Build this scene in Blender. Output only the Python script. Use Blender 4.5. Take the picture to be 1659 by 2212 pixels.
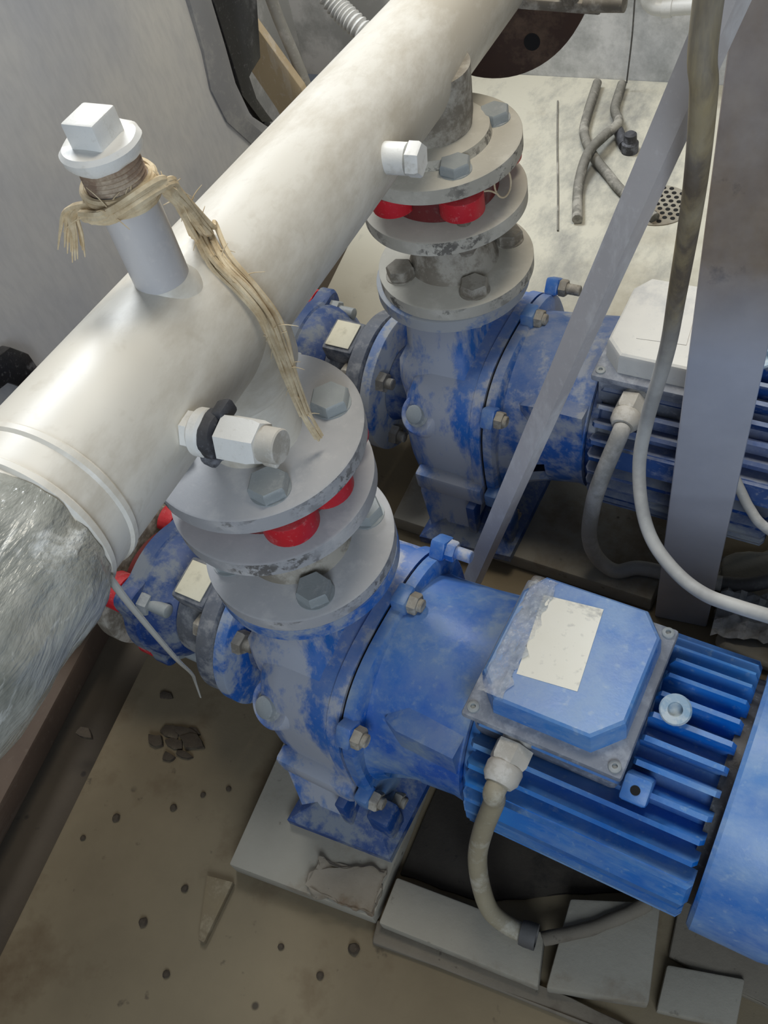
import bpy, bmesh, math, random
from mathutils import Vector, Matrix
random.seed(7)
pi = math.pi
for o in list(bpy.data.objects): bpy.data.objects.remove(o, do_unlink=True)
sc = bpy.context.scene
COL = sc.collection
UP = 0.42                                   # everything below is measured from the front pump's flange; the floor lies 0.42 m lower

# ------------------------------------------------------------------ camera
cam_d = bpy.data.cameras.new('camera'); cam = bpy.data.objects.new('camera', cam_d); COL.objects.link(cam)
cam_d.sensor_fit = 'VERTICAL'; cam_d.sensor_height = 24.0; cam_d.lens = 1970.31 / 2212 * 24.0
cam_d.clip_start = 0.02; cam_d.clip_end = 50
R = Matrix(((0.904829, -0.22331477, 0.36251206), (0.39120321, 0.77210885, -0.50080733), (-0.1680611, 0.59496087, 0.78598793)))
cam.matrix_world = Matrix.Translation((0.4158175, -0.41776953, 0.74240782 + UP)) @ R.to_4x4()
sc.camera = cam

# ------------------------------------------------------------------ light
sc.view_settings.view_transform = 'Standard'; sc.view_settings.look = 'None'
sc.view_settings.exposure = 0.0; sc.view_settings.gamma = 1.0; sc.view_settings.use_curve_mapping = False
w = bpy.data.worlds.new('room_light'); sc.world = w; w.use_nodes = True
bg = w.node_tree.nodes['Background']; bg.inputs[0].default_value = (0.80, 0.88, 1.0, 1); bg.inputs[1].default_value = 0.085

def area(name, loc, target, size, size_y, power, col):
    d = bpy.data.lights.new(name, 'AREA'); d.shape = 'RECTANGLE'; d.size = size; d.size_y = size_y
    d.energy = power; d.color = col
    o = bpy.data.objects.new(name, d); COL.objects.link(o)
    o.location = (loc[0], loc[1], loc[2] + UP)
    v = Vector(target) - Vector(loc); o.rotation_euler = v.to_track_quat('-Z', 'Y').to_euler()
    return o
area('window_light', (-1.25, 1.45, 2.0), (0.05, 0.25, 0.0), 0.9, 0.8, 58, (0.90, 0.95, 1.0))
area('back_wall_fill', (0.3, 0.85, 2.3), (-0.1, 1.5, -0.2), 1.0, 0.6, 30, (1.0, 0.93, 0.80))  # added fill, unseen source, brightens the back wall and far floor
area('front_fill', (1.0, -1.55, 0.95), (0.1, 0.3, 0.0), 0.9, 0.9, 19, (0.76, 0.87, 1.0))  # added fill from an unseen source, lifts the hopper panel, bar and post

# ------------------------------------------------------------------ materials
def S(r, g, b, a=1.0):
    f = lambda c: (c/255/12.92) if c/255 <= 0.04045 else ((c/255+0.055)/1.055)**2.4
    return (f(r), f(g), f(b), a)
MATS = {}
class NT:
    def __init__(s, name):
        s.m = bpy.data.materials.new(name); s.m.use_nodes = True; s.t = s.m.node_tree; s.n = s.t.nodes; s.l = s.t.links
        s.b = s.n['Principled BSDF']; s.tc = s.n.new('ShaderNodeTexCoord').outputs['Object']; MATS[name] = s.m
    def put(s, sock, v):
        if hasattr(v, 'node'): s.l.new(v, sock)
        else: sock.default_value = v
    def noise(s, scale, detail=5, rough=0.6, stretch=None, dist=0.0):
        n = s.n.new('ShaderNodeTexNoise'); n.inputs['Scale'].default_value = scale; n.inputs['Detail'].default_value = detail
        n.inputs['Roughness'].default_value = rough; n.inputs['Distortion'].default_value = dist
        if stretch:
            mp = s.n.new('ShaderNodeMapping'); mp.inputs['Scale'].default_value = stretch; s.l.new(s.tc, mp.inputs[0]); s.l.new(mp.outputs[0], n.inputs['Vector'])
        else: s.l.new(s.tc, n.inputs['Vector'])
        return n.outputs['Fac']
    def vor(s, scale):
        n = s.n.new('ShaderNodeTexVoronoi'); n.inputs['Scale'].default_value = scale; s.l.new(s.tc, n.inputs['Vector']); return n.outputs['Distance']
    def ramp(s, f, a, b, lo=0.0, hi=1.0):
        n = s.n.new('ShaderNodeMapRange'); n.inputs[1].default_value = a; n.inputs[2].default_value = b
        n.inputs[3].default_value = lo; n.inputs[4].default_value = hi; s.l.new(f, n.inputs[0]); return n.outputs[0]
    def math(s, op, a, b):
        n = s.n.new('ShaderNodeMath'); n.operation = op; s.put(n.inputs[0], a); s.put(n.inputs[1], b); n.use_clamp = True; return n.outputs[0]
    def mix(s, f, a, b):
        n = s.n.new('ShaderNodeMix'); n.data_type = 'RGBA'; s.put(n.inputs[0], f); s.put(n.inputs[6], a); s.put(n.inputs[7], b); return n.outputs[2]
    def up(s, a=0.2, b=0.9):
        g = s.n.new('ShaderNodeNewGeometry'); x = s.n.new('ShaderNodeSeparateXYZ'); s.l.new(g.outputs['Normal'], x.inputs[0]); return s.ramp(x.outputs[2], a, b)
    def bump(s, h, st=0.3, d=0.002):
        n = s.n.new('ShaderNodeBump'); n.inputs['Strength'].default_value = st; n.inputs['Distance'].default_value = d
        s.l.new(h, n.inputs['Height']); s.l.new(n.outputs[0], s.b.inputs['Normal'])
    def fin(s, col, rough=0.6, metal=0.0, spec=0.5):
        s.put(s.b.inputs['Base Color'], col); s.put(s.b.inputs['Roughness'], rough); s.put(s.b.inputs['Metallic'], metal)
        s.b.inputs['Specular IOR Level'].default_value = spec; return s.m

def painted(name, c1, c2, dust, amount, scale=14, updust=0.5, rough=0.45, rdust=0.85, stretch=None, bump=0.15, chips=0, soft=0.0):
    """paint in two tones with settled dust in patches, more of it on ledges"""
    t = NT(name)
    base = t.mix(t.ramp(t.noise(scale*0.5, 4), .35, .65), c1, c2)
    d = t.ramp(t.noise(scale, 8, .70, stretch), 0.62-amount*.33-soft*.4, 0.73-amount*.30+soft)
    u = t.math('MULTIPLY', t.up(.25, .95), updust)
    u = t.math('MULTIPLY', u, t.ramp(t.noise(scale*1.6, 6, .7), .25, .6))
    d = t.math('MAXIMUM', d, u); d = t.math('MULTIPLY', d, .92)
    speck = t.ramp(t.noise(scale*9, 3, .6), .60, .72, 0, .35)
    col = t.mix(speck, t.mix(d, base, dust), dust)
    if chips:                                              # paint chipped off the rim, bare dark metal below
        side = t.up(.75, .45)
        k = t.math('MULTIPLY', side, t.ramp(t.noise(70, 5, .7), .50, .57, 0, .8))
        k = t.math('MULTIPLY', k, t.ramp(t.noise(12, 3), .44, .56))
        col = t.mix(k, col, S(74, 70, 66))
    t.bump(t.noise(scale*12, 4), bump, .0015)
    return t.fin(col, t.ramp(d, 0, 1, rough, rdust))
DUST = S(176, 174, 178)
painted('blue_casting', S(24, 92, 178), S(50, 110, 174), S(168, 170, 176), .60, 13, .45, .42, .8, (1.4, 1.4, .45))
painted('blue_lantern', S(14, 84, 176), S(48, 116, 178), S(140, 156, 172), .5, 12, .5, .24, .7, None, .15, 0, .08)
painted('blue_motor', S(8, 94, 180), S(24, 118, 196), S(150, 176, 190), .34, 14, .35, .28, .7, (.3, 1, 1), .15, 0, .16)
painted('blue_cover', S(12, 96, 182), S(34, 122, 196), S(168, 186, 200), .48, 11, .55, .22, .6, (.5, 1, 1), .15, 0, .2)
painted('blue_flange', S(30, 94, 180), S(54, 112, 178), S(156, 164, 176), .58, 22, .35, .35, .8)
painted('blue_valve', S(14, 54, 116), S(24, 70, 134), S(128, 134, 140), .4, 16, .3, .45, .8)
painted('valve_body_iron', S(92, 94, 98), S(70, 82, 104), S(150, 150, 150), .5, 20, .4, .6)
painted('flange_steel', S(160, 161, 163), S(172, 172, 175), S(196, 194, 192), .35, 10, .5, .6, .9, None, .15, 1)
painted('flange_edge_steel', S(140, 139, 138), S(160, 160, 162), S(186, 184, 182), .4, 30, .3, .55, .9)
painted('bolt_zinc', S(152, 158, 158), S(142, 148, 150), S(172, 174, 174), .3, 40, .4, .4, .85)
painted('dusty_iron', S(112, 104, 92), S(134, 126, 112), S(178, 172, 160), .5, 24, .7, .7, .9)
painted('pipe_paint', S(214, 209, 196), S(226, 222, 212), S(192, 184, 168), .45, 6, .0, .42, .6, (1, .35, 1), .08)
painted('nipple_steel', S(196, 194, 194), S(176, 172, 170), S(214, 210, 206), .3, 12, .1, .32, .5)
painted('white_fitting', S(232, 231, 226), S(222, 220, 214), S(200, 196, 186), .2, 30, .0, .5, .7)
painted('thread_rust', S(160, 138, 118), S(140, 116, 96), S(196, 180, 158), .4, 40, .1, .8, .9)
painted('rust_plate', S(78, 56, 44), S(62, 46, 38), S(104, 84, 68), .3, 10, .0, .85, .95)
painted('black_rubber', S(24, 24, 26), S(34, 34, 36), S(120, 120, 122), .12, 20, .25, .35, .8)
painted('black_tape', S(44, 44, 48), S(60, 60, 64), S(120, 122, 128), .35, 40, .3, .6, .9)
painted('red_rubber', S(206, 30, 44), S(190, 34, 46), S(214, 150, 146), .18, 26, .2, .5, .8)
painted('red_dark', S(120, 34, 34), S(98, 34, 34), S(120, 90, 84), .3, 20, .2, .7, .9)
painted('rim_grey', S(140, 140, 142), S(152, 152, 152), S(176, 174, 170), .3, 9, .2, .7, .9)
painted('lid_dust', S(226, 224, 216), S(214, 212, 206), S(196, 196, 194), .3, 14, .0, .8, .95)
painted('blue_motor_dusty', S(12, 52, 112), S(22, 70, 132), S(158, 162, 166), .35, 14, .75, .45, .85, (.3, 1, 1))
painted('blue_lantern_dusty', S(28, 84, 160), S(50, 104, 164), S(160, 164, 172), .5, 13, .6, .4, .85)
painted('flange_dusty', S(176, 170, 156), S(186, 181, 168), S(204, 199, 186), .4, 10, .5, .75, .95, None, .15, 1)
painted('blue_flange_dusty', S(40, 98, 170), S(66, 114, 170), S(172, 172, 170), .72, 18, .5, .5, .9)
painted('eye_dusty', S(110, 150, 180), S(150, 170, 184), S(190, 198, 200), .5, 30, .4, .4, .8)
painted('grey_plastic', S(112, 118, 130), S(126, 132, 144), S(172, 176, 184), .4, 16, .35, .5, .85)
painted('gland_plastic', S(190, 184, 172), S(172, 166, 154), S(208, 204, 196), .4, 40, .4, .6, .9)
painted('cable_beige', S(156, 146, 122), S(140, 130, 108), S(182, 176, 160), .35, 20, .4, .6, .9)
painted('cable_grey', S(170, 168, 162), S(150, 148, 142), S(192, 190, 186), .4, 16, .4, .55, .9)
painted('cable_old', S(150, 136, 100), S(120, 108, 84), S(184, 172, 140), .35, 14, .1, .6, .9, (1, 1, .25))
painted('cable_dark', S(84, 82, 80), S(70, 68, 68), S(130, 128, 124), .35, 16, .4, .6, .9)
painted('hose_dark', S(104, 102, 94), S(86, 84, 78), S(170, 166, 156), .4, 16, .5, .7, .9)
painted('sticker_cream', S(243, 239, 226), S(236, 231, 214), S(150, 148, 144), .1, 12, .0, .55, .8, (1, 1.6, 1), .03)
painted('label_cream', S(226, 220, 196), S(216, 208, 182), S(196, 190, 168), .3, 30, .0, .6, .8, None, .05)
painted('bar_metal', S(204, 198, 196), S(192, 187, 186), S(222, 219, 217), .35, 14, .2, .5, .8, (1, 1, .35))
painted('timber', S(66, 52, 42), S(80, 64, 52), S(98, 86, 74), .3, 10, .3, .8, .95, (1, .15, 1))
painted('plank_wood', S(190, 170, 138), S(204, 184, 150), S(222, 216, 206), .3, 10, .2, .8, .95, (1, 1, .2))
painted('white_wall', S(232, 232, 232), S(222, 222, 224), S(176, 178, 178), .62, 3.2, .0, .8, .95, None, .2)
painted('white_plastic', S(214, 214, 210), S(224, 224, 222), S(190, 188, 184), .2, 20, .0, .4, .7)
painted('debris_brown', S(52, 43, 34), S(66, 56, 44), S(96, 86, 70), .3, 40, .3, .9, .95)
painted('shard_wood', S(124, 110, 84), S(110, 96, 74), S(140, 128, 104), .3, 30, .2, .9, .95)

def cable_long():
    t = NT('cable_long')
    z = t.n.new('ShaderNodeSeparateXYZ'); t.l.new(t.tc, z.inputs[0])
    old = t.ramp(z.outputs[2], .50, .62)                   # brown grime on the upper length
    old = t.math('MULTIPLY', old, t.ramp(t.noise(14, 5, .6, (1, 1, .3)), .3, .5, .55, 1))
    col = t.mix(old, t.mix(t.ramp(t.noise(20, 5), .4, .65), S(184, 182, 176), S(156, 154, 150)), t.mix(t.ramp(t.noise(30, 6, .65, (1, 1, .2)), .42, .6), S(158, 142, 106), S(104, 92, 76)))
    t.bump(t.noise(80, 4), .15, .001); t.fin(col, .6)
cable_long()
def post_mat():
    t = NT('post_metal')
    shade_mottle = t.ramp(t.noise(5, 6, .6, (1.2, 1.2, .7)), .42, .60)
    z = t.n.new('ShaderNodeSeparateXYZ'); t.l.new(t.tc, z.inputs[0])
    hi = t.ramp(z.outputs[2], .50, .62)                    # shade on the upper length painted in as brown, ending part way down
    r = t.math('MULTIPLY', hi, t.ramp(shade_mottle, 0, 1, .72, 1))
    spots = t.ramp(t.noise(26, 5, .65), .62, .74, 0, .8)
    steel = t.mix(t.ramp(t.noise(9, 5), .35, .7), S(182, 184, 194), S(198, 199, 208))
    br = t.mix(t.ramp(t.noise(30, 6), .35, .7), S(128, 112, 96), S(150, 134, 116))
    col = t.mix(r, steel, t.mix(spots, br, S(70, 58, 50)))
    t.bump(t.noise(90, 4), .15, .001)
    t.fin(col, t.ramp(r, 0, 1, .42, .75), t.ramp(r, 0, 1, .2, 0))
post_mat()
def concrete(name, c1, c2, stain, dark, sc_=1.0, st=.5, powder=0):
    t = NT(name)
    a = t.mix(t.ramp(t.noise(3*sc_, 6, .6), .35, .65), c1, c2)
    b = t.mix(t.math('MULTIPLY', t.ramp(t.noise(5.5*sc_, 6, .65), .54, .68), st), a, stain)
    sp = t.ramp(t.noise(38*sc_, 4, .6), .66, .74, 0, .55)
    b = t.mix(sp, b, dark)
    sp2 = t.ramp(t.vor(16*sc_), .05, .09, .8, 0); sp2 = t.math('MULTIPLY', sp2, t.ramp(t.noise(9*sc_, 2), .56, .62))
    b = t.mix(sp2, b, dark)
    if powder:                                              # spilled white powder thickening towards the far wall, with light falloff painted in
        y = t.n.new('ShaderNodeSeparateXYZ'); t.l.new(t.tc, y.inputs[0])
        far = t.ramp(y.outputs[1], .45, 1.0)
        p = t.math('MULTIPLY', far, t.ramp(t.noise(3.2, 7, .62), .22, .5))
        b = t.mix(p, b, S(198, 194, 178))
        st2 = t.math('MULTIPLY', far, t.ramp(t.noise(5, 8, .72, (1, .5, 1)), .51, .66, 0, .8))
        b = t.mix(st2, b, S(132, 132, 128))
    t.bump(t.noise(60*sc_, 6, .7), .35, .002)
    return t.fin(b, .88)
concrete('floor_concrete', S(128, 115, 91), S(110, 98, 77), S(92, 75, 53), S(48, 41, 34), 1.0, .75, 1)
concrete('gutter_concrete', S(76, 66, 52), S(62, 54, 44), S(50, 42, 34), S(30, 26, 22))
concrete('slab_stone', S(158, 152, 138), S(144, 138, 124), S(118, 102, 82), S(74, 66, 56), 1.6, .75)
concrete('mortar_pale', S(150, 140, 124), S(126, 116, 100), S(104, 80, 56), S(60, 52, 44), 3.0, .8)
concrete('shade_black', S(44, 38, 31), S(60, 53, 44), S(28, 24, 20), S(20, 18, 16), 2.5, .8)
concrete('mortar', S(122, 114, 100), S(104, 96, 84), S(84, 74, 62), S(50, 44, 38), 2.5, .8)
def panel_mat():
    t = NT('panel_dusty')
    c = t.mix(t.ramp(t.noise(2.6, 5, .55), .35, .68), S(178, 180, 186), S(214, 211, 204))
    c = t.mix(t.ramp(t.noise(120, 3, .6, (1, 1, .3)), .4, .7, 0, .16), c, S(140, 142, 148))
    t.bump(t.noise(90, 4, .6, (1, 1, .4)), .12, .001); t.fin(c, .7, .0)
panel_mat()
def flake():
    t = NT('lid_film')
    t.bump(t.noise(38, 5, .6), .9, .006)
    col = t.mix(t.ramp(t.noise(24, 5, .65), .48, .66), (1, 1, 1, 1), S(206, 214, 222))
    t.put(t.b.inputs['Alpha'], t.ramp(t.noise(30, 5, .65), .38, .66, .12, .6))
    t.fin(col, .08)
    t = NT('wrap_film')
    h = t.noise(16, 6, .6, (1.2, .5, 1.2), .6)
    c = t.mix(t.ramp(t.noise(9, 6, .65), .38, .66), S(108, 112, 104), S(190, 190, 182))
    c = t.mix(t.ramp(t.noise(34, 5, .7, (1, .4, 1), .8), .56, .68), c, S(226, 228, 224))
    t.bump(h, .8, .012); t.fin(c, .22); t.b.inputs['Coat Weight'].default_value = .5; t.b.inputs['Coat Roughness'].default_value = .12
    t = NT('clear_strand'); t.fin(S(206, 206, 200), .3); t.b.inputs['Transmission Weight'].default_value = .4
    t = NT('hemp'); c = t.mix(t.ramp(t.noise(60, 5, .7), .35, .65), S(226, 210, 178), S(190, 168, 132)); t.fin(c, .95)
    t = NT('dark_hole'); t.fin(S(18, 17, 17), .9)
    t = NT('crumpled_film'); c = t.mix(t.ramp(t.noise(26, 5, .7), .4, .62), S(196, 196, 194), S(150, 148, 144)); t.bump(t.noise(40, 5), .8, .006); t.fin(c, .3)
flake()

# ------------------------------------------------------------------ mesh helpers
def basis(d):
    d = Vector(d).normalized(); a = Vector((0, 0, 1)) if abs(d.z) < .95 else Vector((1, 0, 0))
    u = a.cross(d).normalized(); return d, u, d.cross(u)
class G:
    def __init__(s): s.bm = bmesh.new()
    def lathe(s, prof, o, d, seg=56, rfun=None, close=False):
        d, u, v = basis(d); o = Vector(o); rings = []
        for h, r in prof:
            if r < 1e-6: rings.append([s.bm.verts.new(o + d*h)]); continue
            rings.append([s.bm.verts.new(o + d*h + (u*math.cos(a) + v*math.sin(a)) * (r if rfun is None else rfun(h, a, r))) for a in [2*pi*i/seg for i in range(seg)]])
        if close: rings.append(rings[0])
        for A, B in zip(rings, rings[1:]):
            if len(A) == 1 and len(B) == 1: continue
            for i in range(seg):
                j = (i+1) % seg
                if len(A) == 1: s.bm.faces.new((A[0], B[j], B[i]))
                elif len(B) == 1: s.bm.faces.new((A[i], A[j], B[0]))
                else: s.bm.faces.new((A[i], A[j], B[j], B[i]))
        if not close:
            for rg, fl in ((rings[0], True), (rings[-1], False)):
                if len(rg) > 1: s.bm.faces.new(rg[::-1] if fl else rg)
        return s
    def loft(s, rings, caps=True):
        R_ = [[s.bm.verts.new(p) for p in r] for r in rings]; n = len(R_[0])
        for A, B in zip(R_, R_[1:]):
            for i in range(n): s.bm.faces.new((A[i], A[(i+1) % n], B[(i+1) % n], B[i]))
        if caps: s.bm.faces.new(R_[0][::-1]); s.bm.faces.new(R_[-1])
        return s
    def box(s, c, size, rot=None, bev=0.0):
        m = Matrix.Translation(c) @ (rot.to_4x4() if rot else Matrix.Identity(4)) @ Matrix.Diagonal((*size, 1))
        r = bmesh.ops.create_cube(s.bm, size=1.0, matrix=m)
        if bev: bmesh.ops.bevel(s.bm, geom=list({e for v in r['verts'] for e in v.link_edges}), offset=bev, segments=2, affect='EDGES', profile=.5)
        return s
    def prism(s, pts, f, h, bev=0.0):
        """pts 2D; f(x, y, t) -> 3D with t in 0..h"""
        a = [s.bm.verts.new(f(x, y, 0)) for x, y in pts]; b = [s.bm.verts.new(f(x, y, h)) for x, y in pts]; n = len(a)
        fs = [s.bm.faces.new(a[::-1]), s.bm.faces.new(b)] + [s.bm.faces.new((a[i], a[(i+1) % n], b[(i+1) % n], b[i])) for i in range(n)]
        if bev: bmesh.ops.bevel(s.bm, geom=list({e for q in fs for e in q.edges}), offset=bev, segments=2, affect='EDGES', profile=.5)
        return s
    def tube(s, pts, r, seg=16, smooth=6, flat=None):
        P = [Vector(p) for p in pts]
        if smooth and len(P) > 2:
            Q = []; E_ = [P[0]*2 - P[1]] + P + [P[-1]*2 - P[-2]]
            for i in range(1, len(E_)-2):
                for k in range(smooth):
                    t = k/smooth; a, b, c, d = E_[i-1:i+3]
                    Q.append(.5*((2*b) + (c-a)*t + (2*a-5*b+4*c-d)*t*t + (3*b-a-3*c+d)*t**3))
            P = Q + [P[-1]]
        n = len(P); rad = r if callable(r) else (lambda t: r)
        T = [(P[min(i+1, n-1)] - P[max(i-1, 0)]).normalized() for i in range(n)]
        u = basis(T[0])[1]; rings = []
        for i in range(n):
            u = (u - T[i]*u.dot(T[i])).normalized(); v = T[i].cross(u); q = rad(i/(n-1))
            rings.append([P[i] + (u*math.cos(a)*(flat or 1) + v*math.sin(a))*q for a in [2*pi*k/seg for k in range(seg)]])
        return s.loft(rings)
    def hexbolt(s, p, d, r, h, rot=0.0, shank=None):
        d, u, v = basis(d); p = Vector(p)
        rg = lambda k, hh: [p + d*hh + (u*math.cos(a) + v*math.sin(a))*r*k for a in [rot + pi/3*i for i in range(6)]]
        s.loft([rg(1, 0), rg(1, h*.8), rg(.9, h)])
        if shank: s.lathe([(0, shank[0]), (shank[1], shank[0]), (shank[1]+.001, shank[0]*.85)], p, d, 20)
        return s
    def rough(s, amp, f=30):
        from mathutils import noise
        s.bm.normal_update()
        for v in s.bm.verts: v.co += v.normal * amp * noise.noise(v.co * f)
        return s
    def sub(s, n=1):
        bmesh.ops.subdivide_edges(s.bm, edges=list(s.bm.edges), cuts=n, use_grid_fill=True); return s
    def build(s, name, mat, parent=None, ang=38):
        bmesh.ops.recalc_face_normals(s.bm, faces=list(s.bm.faces))
        if parent is None:
            cs = [v.co for v in s.bm.verts]
            org = Vector(((min(c.x for c in cs)+max(c.x for c in cs))/2, (min(c.y for c in cs)+max(c.y for c in cs))/2, min(c.z for c in cs)))
        else: org = ORG[parent.name]
        for v in s.bm.verts: v.co -= org
        me = bpy.data.meshes.new(name); s.bm.to_mesh(me); s.bm.free()
        for p in me.polygons: p.use_smooth = True
        me.set_sharp_from_angle(angle=math.radians(ang))
        o = bpy.data.objects.new(name, me); COL.objects.link(o)
        me.materials.append(MATS[mat])
        ORG[o.name] = org
        if parent is None: o.location = org
        else: o.parent = parent
        return o
ORG = {}
def tag(o, label, cat, group=None):
    o['label'] = label; o['category'] = cat
    if group: o['group'] = group
    return o
def thing(name, loc, label, cat, group=None):
    o = bpy.data.objects.new(name, None); COL.objects.link(o); o.location = loc; o.empty_display_size = .05
    ORG[o.name] = Vector(loc); return tag(o, label, cat, group)
def struct(o): o['kind'] = 'structure'; return o
def copy_thing(root, loc, label, group=None, rot=None):
    def rec(o, par):
        c = o.copy(); COL.objects.link(c); c.parent = par
        for ch in list(o.children): rec(ch, c)
        return c
    r = rec(root, None); r.location = loc; r['label'] = label
    if rot is not None: r.rotation_euler.z = rot
    if group: r['group'] = group
    return r
def disc(z0, z1, r, b=.002): return [(z0, r-b), (z0+b*.7, r), (z1-b*.7, r), (z1, r-b)]

# ------------------------------------------------------------------ setting
ZF = -0.42; D = 0.4585; PHI = -0.088; ZB = -0.39
ex = lambda y: -.3593 - .11*(y + .105)                      # the floor's edge along the gutter
g = G(); g.prism([(ex(-1.6), -1.6), (2.2, -1.6), (2.2, 1.64), (ex(1.64), 1.64)], lambda x, y, t: Vector((x, y, ZF - .06 + t)), .06, .004)
struct(g.build('floor', 'floor_concrete'))
g = G(); g.box((-1.3, .02, ZF-.085), (2.4, 3.24, .03)); struct(g.build('floor_gutter', 'gutter_concrete'))
g = G(); g.box((.4, 1.70, .2), (4.6, .12, 1.3)); struct(g.build('wall_back', 'white_wall'))
g = G(); g.box((-.93, 1.25, .1), (.1, .78, 1.1), Matrix.Rotation(.12, 3, 'Z')); struct(g.build('wall_left', 'white_wall'))

# ------------------------------------------------------------------ manifold
MD = Vector((-.0574, .9913, -.1182)).normalized(); MO = Vector((0, 0, .3035))
ma = lambda s: MO + MD*s
RP = .0595
mf = thing('manifold_pipe', (0, 0, .166), 'large white painted manifold pipe crossing diagonally above both blue pumps', 'pipe')
g = G(); g.lathe([(-.60, RP), (.80, RP)], MO, MD, 72); g.build('main_pipe', 'pipe_paint', mf)
g = G()
for s0, a in ((-.232, .0025), (-.205, .0018)): g.lathe([(s0-.004, RP), (s0-.002, RP+a), (s0+.002, RP+a), (s0+.004, RP)], MO, MD, 64)
g.build('weld_bead', 'pipe_paint', mf)
def stub(y, zt):
    x = 0 if y == 0 else -.006
    g = G(); top = .30 if y == 0 else .25
    g.lathe([(zt-.006, .044), (zt+.012, .044), (zt+.030, .047), (top, .049)], (x, y, 0), (0, 0, 1), 48)
    if y == 0:  g.lathe([(.232, .052), (.246, .0605), (.30, .0605)], (x, y, 0), (0, 0, 1), 48)
    g.build('branch_stub', 'pipe_paint' if y == 0 else 'dusty_iron', mf)
    g = G(); g.lathe([(.1465, .034)] + disc(.1465, .1665, .1) + [(.1665, .034)], (x, y, 0), (0, 0, 1), 96, None, True)
    fl = g.build('flange', 'flange_dusty' if y else 'flange_steel', mf)
    if y:
        g = G(); g.lathe([(.166, .05), (.166, .066), (.178, .064), (.181, .05)], (x, y, 0), (0, 0, 1), 56); g.build('weld_neck', 'flange_dusty', mf)
    for k in range(4):
        a = pi/4 + k*pi/2 + PHI
        g = G(); p = Vector((x + .073*math.cos(a), y + .073*math.sin(a), .1665))
        g.lathe([(0, .0185), (.0012, .0185)], p, (0, 0, 1), 28); g.hexbolt(p + Vector((0, 0, .0012)), (0, 0, 1), .0185, .011, .3 + k*.7)
        g.build('bolt', 'bolt_zinc', mf)
stub(0, .1665); stub(D, .1665)
# vertical nipple on top and its plug
NX, NY = .0102, -.0351
g = G(); g.lathe([(.345, .0195), (.444, .0195)], (NX, NY, 0), (0, 0, 1), 40); g.build('nipple', 'nipple_steel', mf)
g = G(); g.lathe([(.352, .028), (.360, .0245), (.3665, .0205), (.368, .0195)], (NX, NY, 0), (0, 0, 1), 40).rough(.0012, 60); g.build('weld_collar', 'pipe_paint', mf)
pl = thing('pipe_plug', (NX, NY, .444), 'white square headed plug screwed into the upright nipple on the big pipe', 'plug')
PX, PY = NX - .001, NY
g = G(); g.lathe([(.432, .0195)] + [q for i in range(5) for q in ((.4325+i*.0030, .0202), (.434+i*.0030, .0186))] + [(.4495, .0195)], (PX, PY, .012), (0, 0, 1), 40); g.build('thread', 'thread_rust', pl)
g = G(); g.lathe([(.4485, .021), (.4495, .0245), (.4525, .0260), (.4575, .0260), (.460, .0235), (.4605, .016)], (PX, PY, .012), (0, 0, 1), 48).rough(.0014, 90); g.build('collar', 'white_fitting', pl)
g = G(); g.box((PX, PY, .4785), (.0245, .0245, .020), Matrix.Rotation(-.02, 3, 'Z'), .0018); g.build('square_head', 'white_fitting', pl)
# rusty end flange
g = G(); g.lathe([(.765, .05)] + disc(.765, .79, .136, .002) + [(.79, .05)], MO, MD, 72); ef = g.build('end_flange', 'rust_plate', mf); ef['label'] = 'brown rusty round end flange'
g = G(); g.lathe([(.7965, .0), (.7965, .133), (.815, .133)], MO, MD, 64); g.build('blind_cover', 'rust_plate', mf)
d_, u_, v_ = basis(MD)
for k in range(8):
    a = .2 + k*pi/4
    g = G(); g.lathe([(.7635, .0), (.7635, .011), (.766, .011)], MO + (u_*math.cos(a) + v_*math.sin(a))*.104, MD, 20); g.build('bolt_hole', 'dark_hole', mf)
g = G(); g.box((.035, .742, .183), (.15, .02, .014), Matrix.Rotation(.05, 3, 'Y'), .003); g.lathe([(0, .012), (.05, .011)], (.09, .738, .186), (1, -.1, .05), 20)
g.hexbolt((.0, .738, .188), (0, -.6, .8), .013, .012); g.hexbolt((.07, .738, .19), (0, -.5, .8), .012, .012); g.build('clamp_bar', 'dusty_iron', mf)
# drain fittings
df = thing('drain_fitting', (.06, -.1233, .30), 'white hex fitting with black taped collar on side of pipe above front flange', 'fitting')
o0 = Vector((.054, -.1233, .3205)); dx = Vector((1, .02, .03)).normalized()
g = G(); g.lathe([(0, .010), (.020, .010)], o0, dx, 24); g.hexbolt(o0 + dx*.0135, dx, .0135, .006); g.build('socket', 'white_fitting', df)
g = G(); g.lathe([(.020, .0145), (.022, .0165), (.028, .0165), (.030, .0145)], o0, dx, 32); g.build('ring', 'white_fitting', df)
g = G(); g.lathe([(.029, .0145), (.031, .0168), (.039, .0168), (.041, .014)], o0, dx, 32)
g.box(o0 + dx*.034 + Vector((-.004, -.004, -.013)), (.014, .018, .018), Matrix.Rotation(.35, 3, 'Y'), .004)
g.box(o0 + dx*.037 + Vector((.002, .010, .012)), (.011, .016, .012), Matrix.Rotation(-.3, 3, 'Y'), .003); g.rough(.0018, 120).build('tape_wrap', 'black_tape', df)
g = G(); g.lathe([(.038, .010), (.048, .010)], o0, dx, 24); g.hexbolt(o0 + dx*.0425, dx, .0165, .028, .2); g.build('hex_body', 'white_fitting', df)
g = G(); g.lathe([(.070, .0118), (.083, .0118), (.084, .011), (.084, .006)], o0, dx, 28); g.box(o0 + dx*.077 + Vector((0, -.006, -.0095)), (.012, .007, .005), None, .002); g.build('end_cap', 'gland_plastic', df)
d2 = thing('drain_fitting', (.04, .2508, .265), 'small white plug fitting on pipe side beside the back flange', 'fitting')
o0 = Vector((.036, .2508, .279)); dx = Vector((1, .05, 0))
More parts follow.
